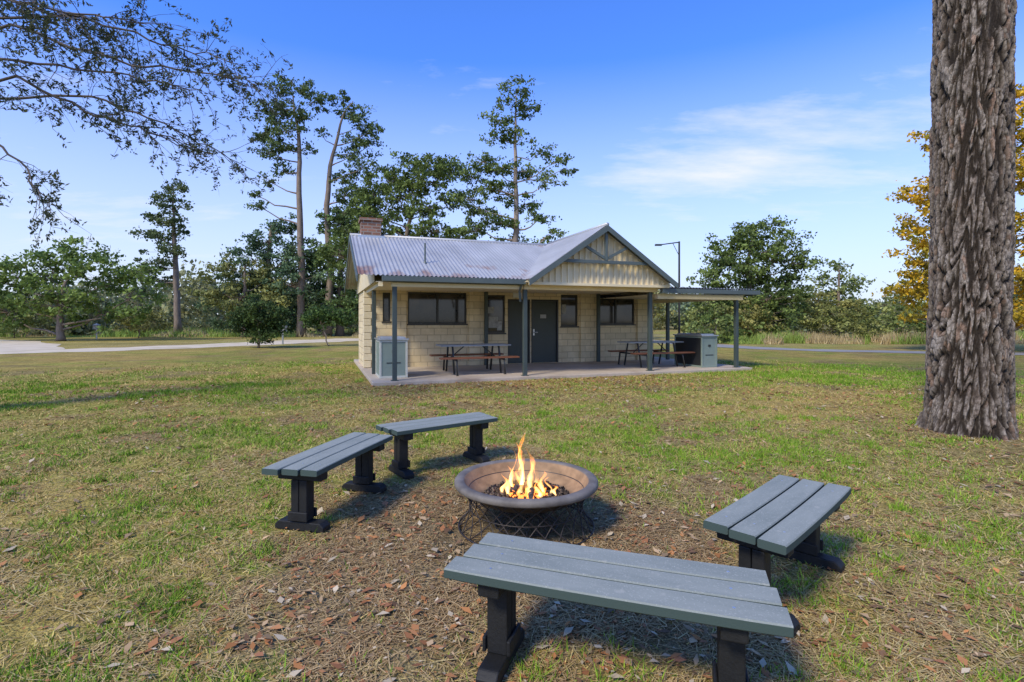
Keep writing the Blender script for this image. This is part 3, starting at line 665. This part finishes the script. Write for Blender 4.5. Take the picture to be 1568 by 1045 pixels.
make_tree("gum_tree",-8.2,40,.05,[(0,0,.35),(-8,90,.28),(5,170,.2),(20,230,.1)],
 [(15,266,44,18),(55,268,28,16),(-30,244,36,20),(70,250,24,16),(25,240,44,18),(-10,215,42,20),(-55,225,26,18),(-60,200,28,20),(-30,180,42,20),(30,195,34,16),(0,150,60,20),(-70,165,35,24),(50,165,40,16),(85,155,26,14),(-100,130,30,26),(50,130,40,18),(65,215,26,12)],GD,GL,.22,.45,1.45,44,5)
make_tree("pine_tree",.2,38,.0475,[(4,0,.36),(0,120,.3),(3,200,.22),(0,300,.14),(2,375,.04)],
 [(8,378,26,11),(-5,358,28,11),(20,350,20,10),(-28,335,22,12),(-25,312,22,10),(10,312,26,11),(-50,275,28,12),(-30,262,28,12),(42,288,24,9),(65,272,18,9),(80,262,14,7),(-70,252,22,12),(-48,235,28,12),(10,258,36,12),(50,240,26,10),(-20,228,30,12),(-72,215,28,14),(-50,195,32,12),(15,210,28,12),(42,188,22,9),(-20,180,34,12),(-62,170,32,12),(48,155,22,10),(-10,150,30,12)],(.065,.105,.028),(.21,.27,.075),.20,.40,1.2,40,6,M_bark2)
make_tree("pine_tree",-32.8,50,.0625,[(14,0,.4),(10,100,.3),(8,160,.2),(6,225,.05)],
 [(6,226,24,10),(-4,208,24,10),(10,194,24,10),(-18,182,24,10),(2,172,22,9),(16,160,18,9),(-12,150,28,10),(-30,155,16,8),(0,128,28,10),(-20,110,28,11),(-38,95,24,11),(-15,85,22,10)],PD,(.17,.21,.075),.25,.48,1.15,40,7)
make_tree("broadleaf_tree",-31,36,.045,[(0,0,.3),(-5,40,.25),(5,90,.12)],
 [(-40,125,45,22),(20,135,45,18),(60,120,40,20),(-70,100,40,26),(-20,100,50,25),(50,90,50,28),(95,105,35,20),(110,70,35,28),(-60,60,50,32),(0,55,50,30),(60,45,50,30),(-95,50,40,35),(-120,110,40,25)],(.085,.135,.03),(.26,.35,.08),.25,.55,1.0,42,8)
make_tree("broadleaf_tree",-22.5,44,.055,[(0,0,.3),(0,60,.2),(0,110,.1)],
 [(-25,108,26,16),(10,102,28,16),(30,85,25,20),(-45,78,32,24),(0,60,40,28),(35,50,30,30)],(.13,.15,.04),(.35,.35,.11),.27,.6,1.0,42,9)
make_tree("cypress_tree",-21.5,46,.0575,[(0,0,.4),(0,80,.3),(5,170,.15)],
 [(30,165,26,16),(5,145,32,18),(45,130,30,22),(-20,115,36,22),(20,100,45,28),(-45,80,36,22),(0,65,50,28),(50,80,40,30),(-60,45,40,30),(-10,30,50,28),(45,40,45,30)],(.060,.108,.050),(.18,.26,.12),.27,.55,1.15,44,10)
make_tree("cypress_tree",-15.5,47,.0588,[(0,0,.4),(0,80,.3),(5,190,.15)],
 [(20,190,28,18),(5,168,34,20),(28,140,34,26),(-10,125,40,25),(20,100,45,28),(-25,80,40,25),(0,55,50,28),(40,60,40,30),(0,25,55,28)],(.065,.11,.035),(.19,.27,.085),.27,.55,1.2,44,11)
make_tree("gum_tree",17.3,38,.0475,[(0,0,.35),(4,60,.28),(-5,110,.18),(5,160,.06)],
 [(20,172,44,14),(-20,150,36,16),(48,150,32,16),(5,138,42,16),(-45,120,30,18),(30,122,44,18),(68,120,24,16),(-20,105,40,20),(-65,90,26,20),(30,90,42,22),(62,85,26,24),(-35,65,45,24),(20,60,50,26),(-60,45,35,26),(50,50,35,26),(0,30,60,20)],GD,GL,.22,.45,1.35,44,12)
make_tree("wattle_tree",27.5,44,.055,[(0,0,.25),(0,60,.15),(0,110,.05)],
 [(0,108,24,12),(-20,88,28,15),(20,85,26,15),(0,65,38,18),(30,50,28,20),(-30,45,30,22),(5,30,40,20)],(.12,.16,.04),(.32,.36,.11),.26,.55,1.05,38,13)
make_tree("wattle_tree",34,46,.0575,[(0,0,.2),(0,60,.1)],[(0,70,26,12),(-30,50,30,16),(30,60,26,16),(0,30,45,20),(45,30,30,20)],(.17,.20,.05),(.40,.42,.13),.27,.6,.9,36,14)
AD=(.28,.25,.03);AL=(.78,.46,.03)
make_tree("autumn_tree",21.9,24,.03,[(0,0,.3),(0,100,.25),(10,220,.15),(0,320,.05)],
 [(-20,395,45,24),(40,390,45,24),(-60,330,44,28),(0,345,50,26),(60,330,50,30),(-85,245,40,28),(-30,270,50,30),(50,260,60,30),(-98,192,38,24),(-55,170,45,26),(0,190,60,30),(70,180,60,30),(-104,140,40,22),(-70,110,50,24),(-102,90,38,20),(-20,110,60,26),(60,110,60,28),(-85,55,45,18),(0,60,70,20),(90,60,50,24)],AD,AL,.17,.38,1.6,44,15)
make_tree("shrub",-13.1,27.0,.0338,[(0,0,.06),(0,40,.03)],[(0,64,24,14),(-24,50,20,16),(24,50,20,16),(0,40,30,18),(-30,30,14,14),(30,30,14,14),(0,18,26,10)],(.030,.055,.018),(.11,.165,.04),.13,.26,1.9,46,16)
make_tree("small_broadleaf_tree",-10.2,29,.0363,[(0,0,.05),(-4,20,.04),(-12,36,.02)],[(-14,42,22,11),(14,44,22,11),(0,50,20,10),(-28,38,12,8),(28,38,12,8)],(.035,.07,.02),(.13,.20,.045),.14,.26,1.9,44,17)
for i,(X,Y,k) in enumerate(((12.5,32,.9),(16,36,1.3),(22,36,1.2),(27,36,1.2),(30,36,1.3),(-30,42,1.2),(14,36,1.3),(19,41,1.8),(25,42,1.9),(-40,42,1.8),(-7,42,1.8),(9,40,1.8),(23.5,34.5,.7),(33,38,1.5))):
    gx=(i*37%10)/10
    make_tree("shrub",X,Y,.04*k,[(0,0,.05),(0,30,.03)],[(0,40,28,14),(-24,28,22,14),(24,28,22,14),(0,18,35,12)],(.10+.06*gx,.15,.035),(.29+.12*gx,.34,.10),.2,.38,.95,34,30+i)
# distant tree belt, haze put into the paler leaf colours
rg=np.random.default_rng(99); LP=[];LC=[]
for i in range(170):
    ang=-1.35+2.7*i/169+rg.normal(0,.012); D=rg.uniform(64,110); X=D*math.sin(ang); Y=D*math.cos(ang)
    H=rg.uniform(3.0,7.0)*(1+.35*math.sin(ang*9)); g=rg.random(); dk=np.array([.13,.17,.09])*(1-g)+np.array([.25,.245,.11])*g
    for j in range(6):
        cx,cy,cz=X+rg.normal(0,2.2),Y+rg.normal(0,2),H*(.10+.7*rg.random()); 
        for q in range(5):
            c=np.array([cx,cy,cz])+rg.normal(size=3)*np.array([1.2,1.2,.7]); m2=30
            LP.append(c+rg.normal(size=(m2,3))*np.array([.65,.65,.45])); k=rg.random(); LC.append((dk*(.7+.9*k))*(.7+.6*rg.random((m2,1))))
LP=np.vstack(LP);LP[:,2]=np.abs(LP[:,2]);LC=np.vstack(LC);V=leaf_quads(LP,.55,rg,.65)
fast_mesh("distant_tree_belt",V,np.arange(len(V)).reshape(-1,4),M_leaf,col=np.repeat(LC,4,0))
def tall_grass(name,N,x0,x1,y0,y1,h0,h1,ca,cb,seed):
    rg=np.random.default_rng(seed); x=rg.uniform(x0,x1,N);y=rg.uniform(y0,y1,N); k=fbm(x*.4,y*.4,3,seed)>.46; x,y=x[k],y[k];N=len(x)
    h=(h0+(h1-h0)*rg.random(N))*(.3+1.0*ss(fbm(x*.5,y*.5,3,seed+1),.3,.7)); w_=.02+.02*rg.random(N); a=rg.random(N)*6.28; l=h*.7*rg.random(N); b=rg.random(N)*6.28
    V=np.stack([np.stack([x-np.cos(a)*w_,y-np.sin(a)*w_,0*x],1),np.stack([x+np.cos(a)*w_,y+np.sin(a)*w_,0*x],1),np.stack([x+np.cos(b)*l,y+np.sin(b)*l,h],1)],1).reshape(-1,3)
    q=rg.random((N,1)); g=(fbm(x*.3,y*.3,3,seed+3)>.54)[:,None]; c=np.array(ca)*(1-q)+np.array(cb)*q; c=np.where(g,c,c*np.array([.55,.95,.4])); fast_mesh(name,V,np.arange(3*N).reshape(-1,3),M_grass,col=np.repeat(c,3,0))
tall_grass("dry_grass_bank",50000,13,42,31,40,.15,.65,(.30,.22,.10),(.52,.42,.22),71)
tall_grass("dry_grass_field",50000,-60,-8,44,62,.2,.6,(.32,.25,.11),(.52,.44,.24),72)
# ------------------------------------------------------------------ big trunk right
T=empty("old_pine_tree",(5.97,6.85,0))
NT,NZ=420,900; Htr=9.0
th=np.linspace(0,2*math.pi,NT,endpoint=False); zz_=np.linspace(-.05,Htr,NZ); TH,ZZ=np.meshgrid(th,zz_); tf_=TH.ravel();zf=ZZ.ravel()
cells=24
def vor(tu,zv,nu,seed):
    iu=np.floor(tu);iv=np.floor(zv);f1=np.full(tu.shape,9.);f2=np.full(tu.shape,9.);idc=np.zeros(tu.shape)
    for du in (-1,0,1):
        for dv in (-1,0,1):
            cu=iu+du;cv=iv+dv; hu=h2(np.mod(cu,nu),cv,seed);hv=h2(np.mod(cu,nu),cv,seed+1); d=np.hypot(cu+hu-tu,(cv+hv-zv)); idd=h2(np.mod(cu,nu),cv,seed+2)
            n1=d<f1; f2=np.where(n1,f1,np.minimum(f2,d)); idc=np.where(n1,idd,idc); f1=np.where(n1,d,f1)
    return f1,f2,idc
cosx,siny=np.cos(tf_)*2.2,np.sin(tf_)*2.2
warp=(fbm(cosx*2+10,zf*1.6+siny*2,4,200)-.5); warp2=(fbm(cosx*3+30,zf*2.2+siny*3,4,210)-.5)
tu=tf_/(2*math.pi)*cells+warp*2.4; zv=zf*2.0+warp2*2.2
f1,f2,idc=vor(tu,zv,cells,300); e=ss(f2-f1,.05,.40)
f1b,f2b,idb=vor(tf_/(2*math.pi)*64+warp*4,zf*10+warp2*3,64,330); e2=ss(f2b-f1b,.0,.35)
R0=.390+.04*np.exp(-zf/.35)+.03*np.exp(-zf/1.6)+.001*zf
rootl=(.07*np.exp(-np.clip(zf,0,9)/.16))*(.5+.5*np.cos(tf_*5+1))
fine=fbm(cosx*14,zf*22+siny*14,3,400)
R=R0+rootl+(e-.6)*.050+(idc-.5)*.026*e+(e2-.5)*.010*e+(fine-.5)*.012
lx=zf*.022; 
V=np.stack([R*np.cos(tf_)+lx,R*np.sin(tf_)+.01*zf,zf],1)
ii,jj=np.meshgrid(np.arange(NT),np.arange(NZ-1)); a0=(jj*NT+ii).ravel(); a1=(jj*NT+(ii+1)%NT).ravel()
F=np.stack([a0,a1,a1+NT,a0+NT],1)
cD=np.array([.028,.021,.015]);cM=np.array([.155,.122,.092]);cL=np.array([.34,.29,.23]);cR=np.array([.25,.135,.075])
cc1=lerp(np.tile(cM,(len(zf),1)),cL,np.clip(idc*.7+(fine-.5)*2.2,0,1)); cc1=lerp(cc1,cR,(idb>.85)*.5*ss(idc,.2,.6)); cc1=lerp(np.tile(cD,(len(zf),1)),cc1,np.clip(e*(.4+.6*e2),0,1))
tm=attr_mat("furrowed_pine_bark",.9,0,.12,60)
fast_mesh("trunk",V,F,tm,T,col=cc1,smooth=True)
rgp=np.random.default_rng(5); W=Acc(); LP=[];LC=[]
for k in range(16):
    z_=8.5+k*.8; an=k*2.4; L=3.2-.1*k; p0=Vector((.2,.08,z_)); p1=p0+Vector((math.cos(an)*L,math.sin(an)*L,.9))
    W.tube([p0,p0.lerp(p1,.5)+Vector((0,0,-.1)),p1],[.09,.06,.02],6)
    for q in range(10):
        c=p0.lerp(p1,rgp.uniform(.35,1.05)); LP.append(np.array(c)+rgp.normal(size=(50,3))*np.array([.35,.35,.25])); LC.append(np.array([.06,.10,.035])*(.6+rgp.random((50,1))))
W.tube([(lx.max(),.09,8.9),(.3,.1,15),(.35,.1,21)],[.36,.2,.05],12)
W.obj("upper_limbs",M_bark,T,smooth=True); LP=np.vstack(LP);V=leaf_quads(LP,.2,rgp,.25); fast_mesh("crown",V,np.arange(len(V)).reshape(-1,4),M_leaf,T,col=np.repeat(np.vstack(LC),4,0))
# ------------------------------------------------------------------ overhanging tree left
T=empty("overhanging_pine_tree",(-9.8,7.2,0)); W=Acc(); rgo=np.random.default_rng(21); LP=[];LC=[]
W.tube([(0,0,-.1),(.05,0,2),(0,.1,5),(.1,0,9),(0,0,13)],[.42,.34,.28,.2,.05],14)
def twig(p,d,L,r,depth,fol):
    n=5; P=[p];dd=Vector(d).normalized(); 
    for i in range(n):
        dd=(dd+Vector(rgo.normal(0,.13,3))+Vector((0,0,-.06))).normalized(); P.append(P[-1]+dd*L/n)
    W.tube(P,[r*(1-.75*i/n) for i in range(n+1)],4,False)
    if depth>0:
        for i in range(1,n+1):
            if rgo.random()<.8:
                sd=(dd*.7+Vector(rgo.normal(0,.5,3))+Vector((.15,0,-.15))).normalized(); twig(P[i],sd,L*rgo.uniform(.3,.55),r*.55,depth-1,fol)
    else:
        for i in range(2,n+1):
            if rgo.random()<fol:
                m2=rgo.integers(3,8); pts=np.array(P[i])+rgo.normal(size=(m2,3))*np.array([.022,.022,.020]); LP.append(pts); k=rgo.random(); LC.append((np.array([.045,.06,.035])*(1-k)+np.array([.11,.125,.06])*k)*(.7+.6*rgo.random((m2,1))))
brs=[([(0,0,4.3),(2.9,-.2,4.95),(4.4,-.1,4.80),(5.5,.0,4.62)],.6,.85),
     ([(0,0,4.2),(2.9,.1,4.85),(3.9,.2,4.32),(4.7,.1,4.08),(5.5,.2,3.8)],.55,.9),
     ([(0,0,3.6),(2.6,-.2,4.1),(3.2,-.1,3.5),(3.6,-.2,3.0)],.5,.7),
     ([(0,0,5.0),(2.9,0,5.5),(4.4,.2,5.05),(5.6,.2,4.95),(6.2,.3,4.85)],.65,.95),
     ([(0,.3,5.6),(3.4,.4,5.9),(4.6,.6,5.55),(5.5,.6,5.35)],.8,.95),
     ([(0,-.2,5.4),(2.6,-.6,5.7),(3.6,-.7,5.4),(4.3,-.8,5.2)],.85,.95),
     ([(0,-.2,5.8),(2.6,.2,6.0),(3.8,.3,5.8),(4.6,.3,5.7)],.85,.95),
     ([(0,.5,4.6),(3.0,1.3,5.1),(4.2,1.5,4.6),(5.2,1.7,4.1)],.7,.8)]
for br,fol,dn in brs:
    Q=[]
    for i in range(len(br)-1):
        for k in range(6):
            f=k/6; Q.append(Vector(br[i]).lerp(Vector(br[i+1]),f)+Vector(rgo.normal(0,.022,3)))
    Q.append(Vector(br[-1])); m3=len(Q)
    W.tube(Q,[.025*(1-.82*i/m3) for i in range(m3)],7,False)
    for i,q in enumerate(Q):
        if q.x<2.0: continue
        d=(Q[min(i+1,m3-1)]-Q[i-1]).normalized()
        for s in range(2):
            if rgo.random()<dn:
                sd=(d*.8+Vector(rgo.normal(0,.5,3))+Vector((0,0,-.15))).normalized(); twig(q,sd,rgo.uniform(.35,.8),.006,1,fol)
W.obj("trunk_and_branches",M_barkd,T); LP=np.vstack(LP); V=leaf_quads(LP,.060,rgo,.35); fast_mesh("needle_tufts",V,np.arange(len(V)).reshape(-1,4),M_leaf,T,col=np.repeat(np.vstack(LC),4,0))
for X,Y in ((-13.6,31),(-31,39)):
    E=empty("power_pedestal",(X,Y,0)); a=Acc(); a.tube([(0,0,0),(0,0,.75)],[.05,.05],8); a.obj("stem",M_steel,E)
    a=Acc(); a.box((-.2,-.12,.75),(.2,.12,1.05)); a.add([(-.24,-.16,1.051),(.24,-.16,1.051),(.24,.16,1.051),(-.24,.16,1.051),(0,-.02,1.2),(0,.02,1.2)],[(0,1,4),(1,2,5,4),(2,3,5),(3,0,4,5),(0,3,2,1)]); a.obj("head",simple("pedestal_white",(.42,.42,.40),.5,.08,4,0),E)
